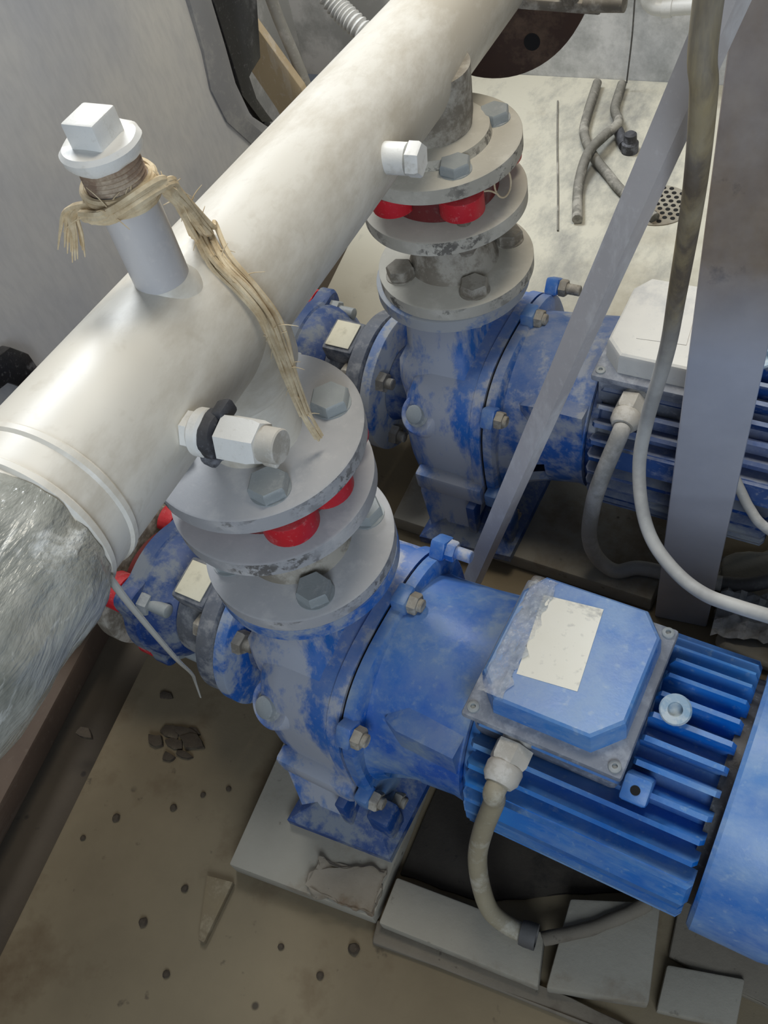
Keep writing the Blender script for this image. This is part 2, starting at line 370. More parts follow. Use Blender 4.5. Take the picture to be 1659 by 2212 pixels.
g = G(); g.lathe([(0, .0145), (.028, .0145)], o0, dx, 28); g.build('socket', 'white_fitting', d2)
g = G(); g.lathe([(.028, .009), (.031, .009)], o0, dx, 20); g.hexbolt(o0 + dx*.030, dx, .0165, .012, .25); g.build('plug_head', 'white_fitting', d2)

# plastic wrap round the near end
g = G()
from mathutils import noise as mn
def wr(h, a, r): return r + .0035*mn.noise(Vector((h*14, math.cos(a)*2.2, math.sin(a)*2.2))) + .0022*mn.noise(Vector((h*50, math.cos(a)*6, math.sin(a)*6)))
g.lathe([(-.62, .070)] + [(-.60 + .012*i, .070 + .0018*math.sin(i*.9)) for i in range(28)] + [(-.262, .0685), (-.246, .0655), (-.236, .0612)], MO, MD, 96, wr)
tag(g.build('plastic_wrap', 'wrap_film', None, 70), 'crinkled grey clear plastic film wrapped round near end of the white pipe', 'plastic film')
g = G()
g.tube([(.070, -.235, .31), (.071, -.235, .27), (.058, -.225, .18), (.0, -.19, .05), (-.04, -.17, -.03), (-.06, -.165, -.09)], lambda t: .0032*(1-t)+.001, 10, 8, .5)
tag(g.build('plastic_strand', 'clear_strand'), 'thin torn plastic strand hanging from wrapped pipe in front of suction valve', 'plastic strand')

# hemp fibres
g = G()
path = [(NX-.012, NY-.025, .434), (NX+.010, NY-.026, .438), (.0395, -.030, .442), (.036, -.020, .4290), (.0282, -.005, .4030), (.0185, .012, .3735), (.010, .022, .3680), (.033, .0005, .359), (.053, -.004, .342), (.0625, -.006, .318), (.0655, -.006, .292), (.068, -.008, .262), (.067, -.006, .215), (.071, -.004, .182)]
for k in range(16):
    o1 = Vector((random.uniform(-1, 1), random.uniform(-1, 1), random.uniform(-1, 1)))*.006
    n0 = random.choice((0, 0, 0, 1, 2)); n1 = len(path) - random.choice((0, 0, 1, 2, 3))
    P = [Vector(p) + o1*(.5 if i < 5 else 1)*(1 - .5*max(0, i-8)/4) + Vector((random.uniform(-1, 1), random.uniform(-1, 1), random.uniform(-.6, .6)))*.0016 for i, p in enumerate(path)][n0:n1]
    g.tube(P, lambda t: .0022*(1-.6*t)+.0004, 6, 5)
for k in range(9):                                          # turns round the thread and the loose tuft on its left
    z = .433 + k*.0013; tilt = random.uniform(-.003, .003)
    g.tube([(NX + (.0212+.001*(k % 3))*math.cos(a), NY + (.0212+.001*(k % 3))*math.sin(a), z + tilt*math.cos(a)) for a in [2*pi*i/14 for i in range(15)]], .0022, 6, 3)
for k in range(11):
    q = Vector((random.uniform(-1, 1), random.uniform(-1, 1), random.uniform(-1, 1)))*.005
    P = [Vector((NX-.012, NY-.018, .438)), Vector((NX-.027, NY-.022, .433))+q*.5, Vector((NX-.033, NY-.024, .419))+q, Vector((NX-.040, NY-.026, .403))+q*1.3]
    g.tube(P, lambda t: .0022*(1-t)+.0004, 6, 5)
for k in range(60):                                         # loose hairs
    i = random.randrange(0, len(path)-1); p = Vector(path[i]).lerp(Vector(path[i+1]), random.random())
    d = Vector((random.uniform(-1, 1), random.uniform(-1, 1), random.uniform(-.6, 1))).normalized()*random.uniform(.008, .022)
    g.tube([p, p + d*.5 + Vector((0, 0, .002)), p + d], lambda t: .0006*(1-.6*t), 5, 3)
tag(g.build('hemp_strand', 'hemp'), 'beige frayed hemp fibre wound below the white plug and trailing over the pipe', 'hemp fibre')

# ------------------------------------------------------------------ wafer check valves and spool pieces
def wafer(angs, label, loc):
    t = thing('wafer_check_valve', (0, 0, .118), label, 'valve', 'red wafer check valves between grey flanges')
    g = G(); g.lathe([(.0985, .064), (.101, .067), (.143, .067), (.1455, .064)], (0, 0, 0), (0, 0, 1), 64); g.build('valve_body', 'red_dark', t)
    for dg, rr in angs:
        a = math.radians(dg); c = Vector((rr*math.cos(a), rr*math.sin(a), 0)); g = G(); pts = []
        for r_, rng in ((.0262, range(0, 21)), (.0155, range(20, -1, -1))):
            pts += [(c.x + r_*math.cos(a-pi*.60 + 1.2*pi*i/20), c.y + r_*math.sin(a-pi*.60 + 1.2*pi*i/20)) for i in rng]
        g.prism(pts, lambda x, y, h: Vector((x, y, .115+h)), .024, .0012); g.build('locating_lug', 'red_rubber', t)
    for k in range(4):
        a = -pi/4 + PHI + k*pi/2
        g = G(); g.lathe([(.0985, .0085), (.1455, .0085)], (.0735*math.cos(a), .0735*math.sin(a), 0), (0, 0, 1), 18); g.build('stud', 'dusty_iron', t)
    t.location = loc
wafer(((-46, .0735), (-6, .0640), (44, .0735), (134, .0735), (224, .0735)), 'red wafer check valve clamped under the front pipe flange', (0, 0, .118))
wafer(((-50, .0735), (-120, .071), (40, .0735), (140, .0735)), 'red wafer check valve clamped under the back pipe flange, gap showing', (-.004, D+.001, .118))
def spool():
    t = thing('flanged_spool', (0, 0, 0), 'grey double flanged spool standing on the front blue pump', 'pipe spool', 'grey flanged spools on the pumps')
    rk = lambda zz0, zz1: [(zz0, .04)] + disc(zz0, zz1, .1) + [(zz1, .04)]
    g = G(); g.lathe(rk(.0775, .0975) + [(.1035, .04)][:0], (-.004, .001, 0), (0, 0, 1), 96)
    g.build('upper_flange', 'flange_steel', t)
    g = G(); g.lathe([(0, .058), (.012, .053), (.03, .047), (.05, .047), (.066, .053), (.078, .058)], (-.002, 0, 0), (0, 0, 1), 48); g.build('neck', 'dusty_iron', t)
    g = G(); g.lathe(rk(-.019, 0), (0, 0, 0), (0, 0, 1), 96); g.build('lower_flange', 'flange_steel', t)
    for k in range(4):
        a = -pi/4 + PHI + k*pi/2
        g = G(); p = Vector((.0735*math.cos(a), .0735*math.sin(a), 0)); g.lathe([(0, .0195), (.0015, .0195)], p, (0, 0, 1), 28); g.hexbolt(p + Vector((0, 0, .0015)), (0, 0, 1), .0185, .0125, .25 + k*.5); g.build('bolt', 'bolt_zinc', t)
        g = G(); g.hexbolt(p + Vector((-.004, 0, .0775)), (0, 0, -1), .0165, .013, .1 + k*.4, (.0085, .021)); g.build('nut', 'dusty_iron', t)
    return t
sp = spool()
spb = copy_thing(sp, (0, D, 0), 'grey double flanged spool standing on the back blue pump', None)

# ------------------------------------------------------------------ pumps (x along the pump shaft, riser axis at the origin)
def ell(s, cy, cz, ry, rz, n=56, pw=2.0):
    out = []
    for i in range(n):
        a = 2*pi*i/n; ca, sa = math.cos(a), math.sin(a)
        out.append(Vector((s, cy + ry*math.copysign(abs(sa)**(2/pw), sa), cz + rz*math.copysign(abs(ca)**(2/pw), ca))))
    return out
ZM = -.200; ZS = -.262
def pump():
    t = thing('electric_pump', (0, 0, ZB), 'front blue centrifugal pump with clean blue finned motor and cream sticker', 'pump', 'blue electric pumps')
    # casing
    g = G()
    g.loft([ell(s, 0, cz, ry, rz, 64, pw) for s, cz, ry, rz, pw in ((-.056, -.262, .060, .070, 2), (-.052, -.256, .094, .105, 2.2), (-.044, -.250, .112, .124, 2.5), (-.026, -.245, .129, .137, 2.9), (.0, -.243, .134, .141, 3.0), (.068, -.243, .135, .142, 3.0), (.0685, -.243, .139, .1455, 2.9), (.0835, -.243, .139, .1455, 2.9))])
    g.loft([[Vector((x, y, z)) for x, y in ((-.044*k, -.066*k), (-.03*k, -.076*k), (.040*k, -.076*k), (.048*k, -.06*k), (.048*k, .06*k), (.03*k, .07*k), (-.03*k, .07*k), (-.044*k, .055*k))] for z, k in ((-.22, 1.22), (-.15, 1.28), (-.118, 1.22), (-.10, 1.02), (-.055, .96), (-.037, .96))])
    g.build('casing', 'blue_casting', t, 50)
    g = G(); g.lathe(disc(-.0385, -.0195, .1), (0, 0, 0), (0, 0, 1), 96)
    for k in range(4):
        a = -pi/4 + k*pi/2; g.hexbolt((.0735*math.cos(a), .0735*math.sin(a), -.0385), (0, 0, -1), .0165, .012)
    g.build('discharge_flange', 'blue_flange', t)
    g = G(); g.loft([ell(s, 0, ZS, r, r, 48) for s, r in ((-.112, .060), (-.10, .055), (-.07, .055), (-.05, .064))]); g.build('suction_neck', 'blue_valve', t)
    g = G(); g.lathe(disc(-.131, -.113, .108), (0, 0, ZS), (1, 0, 0), 80); g.build('suction_flange', 'blue_flange', t)
    for k in range(4):
        a = pi/4 + k*pi/2; p = Vector((-.113, .083*math.cos(a), ZS + .083*math.sin(a)))
        g = G(); g.hexbolt(p, (1, 0, 0), .016, .012, .2 + k, (.0085, .022)); g.build('nut', 'dusty_iron', t)
    # priming plug on its ear
    q = Vector((-.012, -.117, -.180)); n = Vector((-.18, -.72, .67)).normalized()
    g = G(); g.lathe([(-.05, .040), (-.008, .033), (.008, .0285), (.0105, .026), (.0105, .019), (.009, .017)], q, n, 40)
    g.build('plug_boss', 'blue_casting', t)
    g = G(); g.lathe([(.008, .0175), (.0115, .0175), (.0115, .0138), (.019, .013), (.0205, .0105)], q, n, 32); g.build('priming_plug', 'bolt_zinc', t)
    # joint: dark gap, bolted lugs
    g = G(); g.loft([ell(s, 0, -.243, .1355, .142, 64, 2.8) for s in (.083, .0885)]); g.build('gasket', 'dark_hole', t)
    g = G(); g.loft([ell(s, 0, -.242, ry, rz, 64, 2.8) for s, ry, rz in ((.0875, .139, .1465), (.100, .139, .1465), (.104, .134, .141))]); g.build('joint_ring', 'blue_lantern', t)
    for k, (y, z, rx) in enumerate(((-.140, -.290, .06), (-.124, -.142, -.6), (.108, -.112, -2.2), (.140, -.290, 3.0), (-.110, -.368, .9), (.02, -.092, -1.6))):
        Rx = Matrix.Rotation(rx, 3, 'X'); c = Vector((.060, y, z))
        if k in (0, 3): g = G(); g.box(c + Vector((-.029, 0, 0)), (.106, .024, .036), Rx, .006); g.build('casing_lug', 'blue_casting', t)
        g = G(); g.box(c + Vector((.037, 0, 0)), (.019, .024, .028), Rx, .004); g.build('ring_lug', 'blue_lantern', t)
        g = G(); g.hexbolt(c + Vector((.0465, 0, 0)), (1, 0, 0), .0125, .010, .3*k, (.0075, .028 if k == 2 else .014)); g.build('bolt', 'dusty_iron' if k != 2 else 'blue_casting', t)
    # lantern with two side windows
    secs = [(.102, -.238, .128, .138), (.110, -.232, .124, .134), (.120, -.226, .121, .130), (.140, -.217, .118, .124), (.166, -.209, .116, .119), (.206, ZM, .116, .116), (.219, ZM, .118, .118)]
    N = 72; g = G(); V = [[g.bm.verts.new(p) for p in ell(s, 0, cz, ry, rz, N)] for s, cz, ry, rz in secs]
    W_ = [[g.bm.verts.new(p) for p in ell(s, 0, cz, ry-.012, rz-.012, N)] for s, cz, ry, rz in secs]
    win = lambda i, j: i in (2, 3) and (20 <= j < 25 or 47 <= j < 52)
    win2 = lambda i, j: i in (2, 3) and (48 <= j < 53 or 20 <= j < 24)
    for i in range(len(secs)-1):
        for j in range(N):
            k = (j+1) % N
            if win2(i, j): continue
            g.bm.faces.new((V[i][j], V[i][k], V[i+1][k], V[i+1][j])); g.bm.faces.new((W_[i][k], W_[i][j], W_[i+1][j], W_[i+1][k]))
            for a, b, di, dj in ((V[i][j], V[i+1][j], 0, -1), (V[i][k], V[i+1][k], 0, 1)):
                if win2(i, (j+dj) % N):
                    A = W_[i][j if dj < 0 else k]; B = W_[i+1][j if dj < 0 else k]; g.bm.faces.new((a, b, B, A))
            if win2(i+1, j): g.bm.faces.new((V[i+1][j], V[i+1][k], W_[i+1][k], W_[i+1][j]))
            if win2(i-1, j): g.bm.faces.new((V[i][k], V[i][j], W_[i][j], W_[i][k]))
    for i, rev in ((0, 0), (len(secs)-1, 1)):
        for j in range(N):
            k = (j+1) % N; g.bm.faces.new((V[i][j], W_[i][j], W_[i][k], V[i][k]))
    g.lathe([(.06, .022), (.20, .022)], (0, 0, ZM), (1, 0, 0), 24)
    g.build('lantern', 'blue_lantern', t)
    g = G(); g.loft([[Vector((s, -yy0, z0)), Vector((s, -yy1, z0+.002)), Vector((s, -yy1, z1)), Vector((s, -yy0, z1-.006))] for s, yy0, yy1, z0, z1 in ((.128, .060, .096, -.152, -.136), (.150, .060, .108, -.162, -.120), (.217, .060, .112, -.160, -.116))]); g.build('side_lug', 'blue_lantern', t)
    # foot
    g = G(); g.loft([[Vector((x, y, z)) for x, y in ((.0-k, -.180-k), (.122+k, -.166-k), (.122+k, .15+k), (.0-k, .15+k))] for z, k in ((ZB, .01), (ZB+.014, .01), (ZB+.018, .004), (ZB+.05, -.045))])
    g.box((.112, -.140, ZB+.036), (.03, .03, .065), None, .004); g.box((.068, -.135, ZB+.045), (.014, .055, .08), None, .003); fo = g.build('foot', 'blue_valve', t)
    g = G(); g.loft([[Vector((x, y, z)) for x, y in ((x0_, -y0_), (x1_, -y0_+.006), (x1_, y0_-.01), (x0_, y0_-.01))] for z, x0_, x1_, y0_ in ((ZB+.013, .004, .070, .170), (-.355, -.006, .074, .160), (-.32, -.020, .076, .146), (-.27, -.022, .076, .120))]); g.build('pedestal', 'blue_casting', t)
    # motor
    N = 36; x0, x1 = .220, .455
    g = G(); g.lathe([(x0, .110), (x0+.004, .113), (x0+.010, .113), (x0+.012, .1065), (x1, .1065)], (0, 0, ZM), (1, 0, 0), 72); mh = g.build('motor_housing', 'blue_motor', t)
    def fin(a, r1, w0, w1, xa, xb):
        ur = Vector((0, math.sin(a), math.cos(a))); ut = Vector((0, math.cos(a), -math.sin(a))); c = Vector((0, 0, ZM)); g = G()
        sec = lambda x, k: [c + Vector((x, 0, 0)) + ur*.104 - ut*w0, c + Vector((x, 0, 0)) + ur*(.104+(r1-.104)*k) - ut*w1, c + Vector((x, 0, 0)) + ur*(.104+(r1-.104)*k) + ut*w1, c + Vector((x, 0, 0)) + ur*.104 + ut*w0]
        g.loft([sec(xa, .8), sec(xa+.004, 1), sec(xb-.004, 1), sec(xb, .8)]); g.build('cooling_fin', 'blue_motor', t)
    for i in range(N):
        a = 2*pi*(i+.5)/N; dg = math.degrees(a)
        if 265 < dg < 275: pass
        if min(dg, 360-dg) < 33: fin(a, .133, .0045, .0026, .376, x1)
        else: fin(a, .133, .0045, .0026, x0+.008, x1)
    fin(math.radians(-70), .139, .0135, .0125, x0+.03, x1+.002)
    g = G(); g.box((.388, -.074, -.092), (.026, .026, .030), Matrix.Rotation(.55, 3, 'X'), .004)
    fp_ = g.build('foot_pad', 'blue_motor', t)
    g = G(); g.lathe([(.0152, .0045), (.0156, .0045)], (.388, -.074, -.092), (0, -.5227, .8525), 20); g.build('bolt_hole', 'dark_hole', fp_)
    g = G(); g.lathe([(.462, .115), (.462, .134), (.466, .138), (.53, .138), (.575, .130), (.59, .112), (.59, .09)], (0, 0, ZM), (1, 0, 0), 72); g.build('fan_cover', 'blue_cover', t)
    g = G(); g.lathe([(.45, .116), (.47, .116)], (0, 0, ZM), (1, 0, 0), 56); g.build('end_shield', 'black_rubber', t)
    p = Vector((.3975, -.002, -.062)); n = Vector((-.05, -.45, .9)).normalized()
    g = G(); g.lathe([(-.03, .013), (-.006, .010), (0, .0135), (.006, .0145), (.008, .0130), (.008, .0068), (.002, .006), (.002, 0)], p, n, 32); g.build('lifting_eye', 'eye_dusty', t)
    # terminal box
    g = G(); g.box((.296, .0, -.099), (.146, .150, .05), None, .006); bx = g.build('terminal_box', 'grey_plastic', t)
    ORGP = bx
    g = G(); g.box((.296, -.001, -.0715), (.158, .164, .010), None, .0035); g.build('base_rim', 'grey_plastic', bx)
    oc = [(.224, -.046), (.246, -.070), (.342, -.070), (.366, -.044), (.366, .052), (.346, .076), (.240, .076), (.224, .052)]
    cx_, cy_ = .295, .003
    g = G(); g.loft([[Vector((cx_+(x-cx_)*k, cy_+(y-cy_)*k, z)) for x, y in oc] for z, k in ((-.0675, 1.0), (-.044, .985), (-.040, .965), (-.038, .93))]); g.build('lid', 'blue_cover', bx, 25)
    g = G(); g.prism([(.2475, .052), (.306, .0585), (.3145, -.0315), (.257, -.037)], lambda x, y, h: Vector((x, y, -.0381+h)), .0008); g.build('sticker', 'sticker_cream', bx)
    for x, y in ((.2265, -.073), (.366, -.074), (.366, .073), (.2265, .073)):
        g = G(); g.lathe([(-.067, .0062), (-.0645, .0058), (-.0635, .004), (-.0635, .0026), (-.066, .0022), (-.066, 0)], (x, y, 0), (0, 0, 1), 24); g.build('screw', 'bolt_zinc', bx)
    g = G(); c = Vector((.272, -.072, -.094)); n = Vector((-.02, -1, -.12)).normalized()
    g.lathe([(0, .015), (.016, .015)], c, n, 28); g.hexbolt(c + n*.010, n, .0195, .020, .2); g.lathe([(.030, .0165), (.033, .018), (.044, .0175), (.050, .0135)], c, n, 32)
    gl = g.build('cable_gland', 'gland_plastic', bx)
    return t
pm = pump(); pm.rotation_euler.z = PHI
pb = copy_thing(pm, (-.006, D-.002, ZB), 'back blue centrifugal pump, dustier, standing behind the grey post', None, PHI+.02)
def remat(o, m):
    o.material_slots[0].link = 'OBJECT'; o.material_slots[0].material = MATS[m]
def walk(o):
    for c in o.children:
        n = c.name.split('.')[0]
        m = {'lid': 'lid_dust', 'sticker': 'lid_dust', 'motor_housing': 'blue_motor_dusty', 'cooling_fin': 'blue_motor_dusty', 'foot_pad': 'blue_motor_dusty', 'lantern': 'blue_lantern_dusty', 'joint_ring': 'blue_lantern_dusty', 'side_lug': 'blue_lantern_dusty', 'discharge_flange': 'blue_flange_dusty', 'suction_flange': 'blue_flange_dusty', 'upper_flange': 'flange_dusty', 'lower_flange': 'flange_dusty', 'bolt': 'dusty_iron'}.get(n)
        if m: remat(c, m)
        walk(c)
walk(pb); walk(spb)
# film over the front terminal box and the back box's heavy dust
fc, fs_ = math.cos(PHI), math.sin(PHI)
rotp = lambda v: Vector((v[0]*fc - v[1]*fs_, v[0]*fs_ + v[1]*fc, v[2]))

# ------------------------------------------------------------------ suction valves
def valve():
    t = thing('suction_valve', (-.19, 0, ZS-.104), 'blue lugged suction valve with cream label joined to the front pump', 'valve', 'blue suction valves left of the pumps')
    g = G(); g.lathe([(-.163, .05)] + disc(-.163, -.136, .104, .004) + [(-.136, .05)], (0, 0, ZS), (1, 0, 0), 72); g.build('outlet_flange', 'valve_body_iron', t)
    g = G(); g.loft([ell(s, 0, ZS, r, r, 48) for s, r in ((-.225, .072), (-.20, .074), (-.175, .070), (-.162, .078))]); g.build('valve_body', 'valve_body_iron', t)
    g = G(); g.box((-.186, -.02, ZS+.083), (.052, .058, .034), Matrix.Rotation(.18, 3, 'X'), .005); g.build('label_boss', 'valve_body_iron', t)
    g = G(); g.box((-.186, -.0235, ZS+.1015), (.040, .046, .002), Matrix.Rotation(.18, 3, 'X'), .0008); g.build('label', 'label_cream', t)
    g = G()
    def lob(h, a, r):
        return r + .020*max(0, math.cos(4*(a-pi/4)))**3
    g.lathe([(-.288, .094), (-.286, .097), (-.266, .097), (-.262, .093)], (0, 0, ZS), (1, 0, 0), 96, lob)
    g.lathe([(-.263, .094), (-.250, .093), (-.232, .086), (-.218, .074), (-.216, .06)], (0, 0, ZS), (1, 0, 0), 64); g.build('lugged_flange', 'blue_valve', t)
    for k in range(4):
        a = pi/4 + k*pi/2; p = Vector((-.262, .086*math.cos(a), ZS + .086*math.sin(a)))
        g = G(); g.hexbolt(p, (1, 0, 0), .0165, .014, .3+k, (.009, .040)); g.build('bolt', 'bolt_zinc', t)
    for k in range(4):
        a = pi/4 + k*pi/2; p = Vector((-.149, .083*math.cos(a), ZS + .083*math.sin(a)))
        g = G(); g.hexbolt(p - Vector((.014, 0, 0)), (-1, 0, 0), .016, .011, .1+k); g.build('bolt_head', 'dusty_iron', t)
    g = G(); g.lathe([(-.312, .07), (-.310, .074), (-.291, .074), (-.289, .07)], (0, 0, ZS), (1, 0, 0), 56)
    g.build('wafer_ring', 'red_dark', t)
    for k in range(4):
        a = pi/4 + k*pi/2; c = (.086*math.cos(a), .086*math.sin(a)); g = G(); pts = []
        for r_, rng in ((.026, range(0, 17)), (.013, range(16, -1, -1))):
            pts += [(c[0] + r_*math.cos(a-pi*.62 + 1.24*pi*i/16), c[1] + r_*math.sin(a-pi*.62 + 1.24*pi*i/16)) for i in rng]
        g.prism(pts, lambda x, y, h: Vector((-.311+h, x, ZS+y)), .022, .001); g.build('locating_lug', 'red_rubber', t)
    return t
sv = valve(); sv.rotation_euler.z = PHI
q = rotp((-.19, 0, 0)); sv.location = (q.x, q.y, ZS-.104)
copy_thing(sv, (q.x-.006, q.y+D-.006, ZS-.104), 'blue lugged suction valve with cream label joined to the back pump', None, PHI+.02)
for nm, y0, lb in (('f', 0, 'grey suction pipe left of the front suction valve, under the manifold'), ('b', D-.006, 'grey suction pipe left of the back suction valve, mostly hidden')):
    tt = thing('suction_pipe', (-.33, 0, ZS-.1), lb, 'pipe', 'grey suction pipes')
    g = G(); g.lathe([(-.340, .05)] + disc(-.340, -.320, .1) + [(-.320, .05)], (0, 0, ZS), (1, 0, 0), 64); g.build('flange', 'dusty_iron', tt)
    g = G(); g.tube([(-.33, 0, ZS), (-.40, 0, ZS), (-.60, 0, ZS), (-.85, 0, ZS)], .047, 32, 3); g.build('pipe', 'dusty_iron', tt)
    a = rotp((-.33, 0, 0)); tt.location = (a.x, a.y + y0, ZS-.1); tt.rotation_euler.z = PHI + (.02 if y0 else 0)

# ------------------------------------------------------------------ post, brace, cables
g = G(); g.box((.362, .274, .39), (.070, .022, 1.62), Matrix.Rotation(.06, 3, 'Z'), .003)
tag(g.build('steel_post', 'post_metal'), 'upright grey flat steel post with shade painted brown on upper half, at right', 'post')
BT = math.radians(-28); a = Vector((.1123, .192, -.2431)); b = Vector((.3123, .1664, .399)); ax = (b-a).normalized()
cv = (Vector((.4158, -.4178, .7424)) - (a+b)/2).normalized(); wd = ax.cross(cv).normalized(); th = ax.cross(wd).normalized()
wd, th = (wd*math.cos(BT) + th*math.sin(BT)), (th*math.cos(BT) - wd*math.sin(BT))
a2 = a - ax*.182; b2 = b + ax*.45
g = G(); g.loft([[p + wd*.0105 + th*.002, p - wd*.0105 + th*.002, p - wd*.0105 - th*.002, p + wd*.0105 - th*.002] for p in (a2, a, b, b2)])
g.loft([[p + wd*.0105 + th*.002, p + wd*.0080 + th*.002, p + wd*.0080 + th*.016, p + wd*.0105 + th*.016] for p in (a2, b2)])
tag(g.build('brace_bar', 'bar_metal'), 'thin grey flat steel bar leaning diagonally in front of back pump', 'metal bar')
g = G(); g.tube([(.345, .105, .72), (.3344, .108, .4903), (.3375, .108, .4385), (.3328, .146, .3476), (.3198, .205, .2069), (.3108, .238, .1074), (.2979, .240, .0069), (.2964, .2243, -.0466), (.3093, .190, -.0767), (.3296, .1605, -.0946), (.3619, .1300, -.0966), (.3937, .1080, -.0887), (.4258, .095, -.0753), (.467, .0842, -.0626), (.56, .075, -.06), (.7, .1, -.1), (.8, .2, -.42)], lambda t: .0086 - .0014*min(1, t*2.2), 20, 8)
tag(g.build('power_cable', 'cable_long'), 'long pale grey cable running down the post and looping right above front motor', 'cable')
fp = lambda s, t_, z: tuple(rotp((s, t_, z)))
g = G(); g.tube([fp(.271, -.118, -.0995), fp(.2705, -.130, -.103), (.2560, -.152, -.130), (.2440, -.163, -.19), (.2365, -.176, -.25), (.2400, -.190, -.305), (.2520, -.203, -.352), (.2750, -.2065, -.3775), (.2985, -.2065, -.379)], .0105, 24, 8)
tag(g.build('power_cable', 'cable_beige'), 'beige motor cable curving down from front motor terminal box to the slabs', 'cable')
g = G(); g.lathe([(-.016, .0135), (-.010, .0145), (.002, .0145), (.002, .011), (-.01, .0105)], (.304, -.2063, -.3785), (1, .05, 0), 28)
tag(g.build('conduit_collar', 'cable_dark'), 'dark open conduit end in the slab where the beige cable enters', 'conduit')
g = G(); bq = lambda s, t_, z: tuple(rotp((s, t_, z)) + Vector((-.006, D-.002, 0)))
g.tube([bq(.274, -.118, -.0995), bq(.2735, -.130, -.105), bq(.262, -.150, -.16), bq(.252, -.152, -.22), bq(.246, -.148, -.30), bq(.256, -.142, -.355), bq(.282, -.138, -.380), bq(.31, -.122, -.3785), bq(.36, -.115, -.3785), bq(.42, -.105, -.3785)], .0105, 24, 8)
tag(g.build('power_cable', 'cable_grey'), 'grey motor cable looping from back terminal box down behind the post', 'cable')
g = G(); g.tube([(.385, .318, -.385), (.43, .325, -.385), (.47, .345, -.38), (.56, .40, -.38)], .0105, 18, 6)
tag(g.build('power_cable', 'cable_dark'), 'dark grey cable emerging right of the post base over white rubble', 'cable')
g = G(); g.tube([(.376, .2975, -.090), (.388, .296, -.118), (.402, .290, -.142), (.416, .281, -.159), (.437, .270, -.173), (.50, .265, -.21), (.56, .27, -.30)], .006, 16, 6)
tag(g.build('power_cable', 'cable_grey'), 'short pale cable passing right of post in front of back motor', 'cable')

# ------------------------------------------------------------------ slabs and ground things
def slab(pts, z0, z1, label, mat='slab_stone'):
    g = G(); g.prism(pts, lambda x, y, t: Vector((x, y, z0+t)), z1-z0, .003); return tag(g.build('paving_slab', mat), label, 'slab', 'pale paving slabs under the pumps')
slab([(-.078, -.262), (.120, -.254), (.118, .12), (-.095, .12)], ZF, ZB, 'largest pale stone slab directly under the front pump casing')
slab([(.128, -.256), (.322, -.252), (.312, -.196), (.128, -.200)], ZF, ZB, 'long pale stone slab with beige cable resting on its end')
slab([(.330, -.250), (.436, -.224), (.424, -.118), (.328, -.150)], ZF, ZB, 'pale square slab below the motor, right of the cable end')
slab([(.445, -.225), (.525, -.212), (.525, -.160), (.445, -.176)], ZF, ZB-.012, 'small low spotted slab at lower right corner')
g = G(); g.prism([(.445, -.165), (.75, -.20), (.75, .2), (.44, .15)], lambda x, y, t: Vector((x, y, ZF-.002+t)), .012, .003); g.sub(5).rough(.006, 28)
tag(g.build('mortar_patch', 'mortar'), 'rough grey mortar patch on floor under the motor fan end', 'mortar')
g = G(); g.tube([(.312, -.204, ZB+.002), (.3515, -.1784, ZB+.003), (.3817, -.1536, ZB+.003), (.4108, -.1238, ZB+.002)], .008, 12, 5).rough(.002, 60)
tag(g.build('mortar_ridge', 'mortar'), 'brown mortar ridge running across slab from conduit end', 'mortar')
g = G(); g.prism([(.030, -.214), (.075, -.205), (.117, -.196), (.118, -.250), (.075, -.256), (.028, -.250)], lambda x, y, t: Vector((x, y, ZB-.001+t)), .008, .001); g.sub(8).rough(.011, 60)
tag(g.build('mortar_rubble', 'mortar_pale'), 'crumbly stained mortar lump on the front of the largest slab', 'mortar')
g = G(); g.prism([(.125, -.190), (.23, -.186), (.30, -.15), (.42, -.10), (.42, .02), (.13, .02)], lambda x, y, t: Vector((x, y, ZF-.001+t)), .006, .001); g.sub(5).rough(.004, 40)  # dark sheet laid in for the shade of the trench under the motor
tag(g.build('trench_shade', 'shade_black'), 'dark sheet painted as trench shade beneath the front motor', 'shade sheet')
g = G(); g.prism([(.125, -.275), (.45, -.262), (.44, -.248), (.33, -.246), (.12, -.250)], lambda x, y, t: Vector((x, y, ZF-.001+t)), .010, .002); g.sub(3).rough(.004, 50)
tag(g.build('mortar_strip', 'mortar'), 'crumbly dark mortar strip along front edge of the slabs', 'mortar')
slab([(-.09, D-.16), (.32, D-.19), (.35, D+.15), (-.09, D+.15)], ZF, ZB, 'pale stone slab under the back pump')
g = G(); g.box((-.4735, -.20, ZF-.012), (.05, .62, .05), Matrix.Rotation(.11, 3, 'Z'), .006)
tag(g.build('timber_beam', 'timber'), 'brown wooden beam lying in dark gutter at left', 'timber')
g = G(); g.prism([(-.108, -.281), (-.071, -.276), (-.0705, -.352), (-.079, -.352)], lambda x, y, t: Vector((x, y, ZF+t)), .009, .001)
tag(g.build('wood_shard', 'shard_wood'), 'pointed brown wood shard on floor at slab corner', 'wood shard')
fl = None
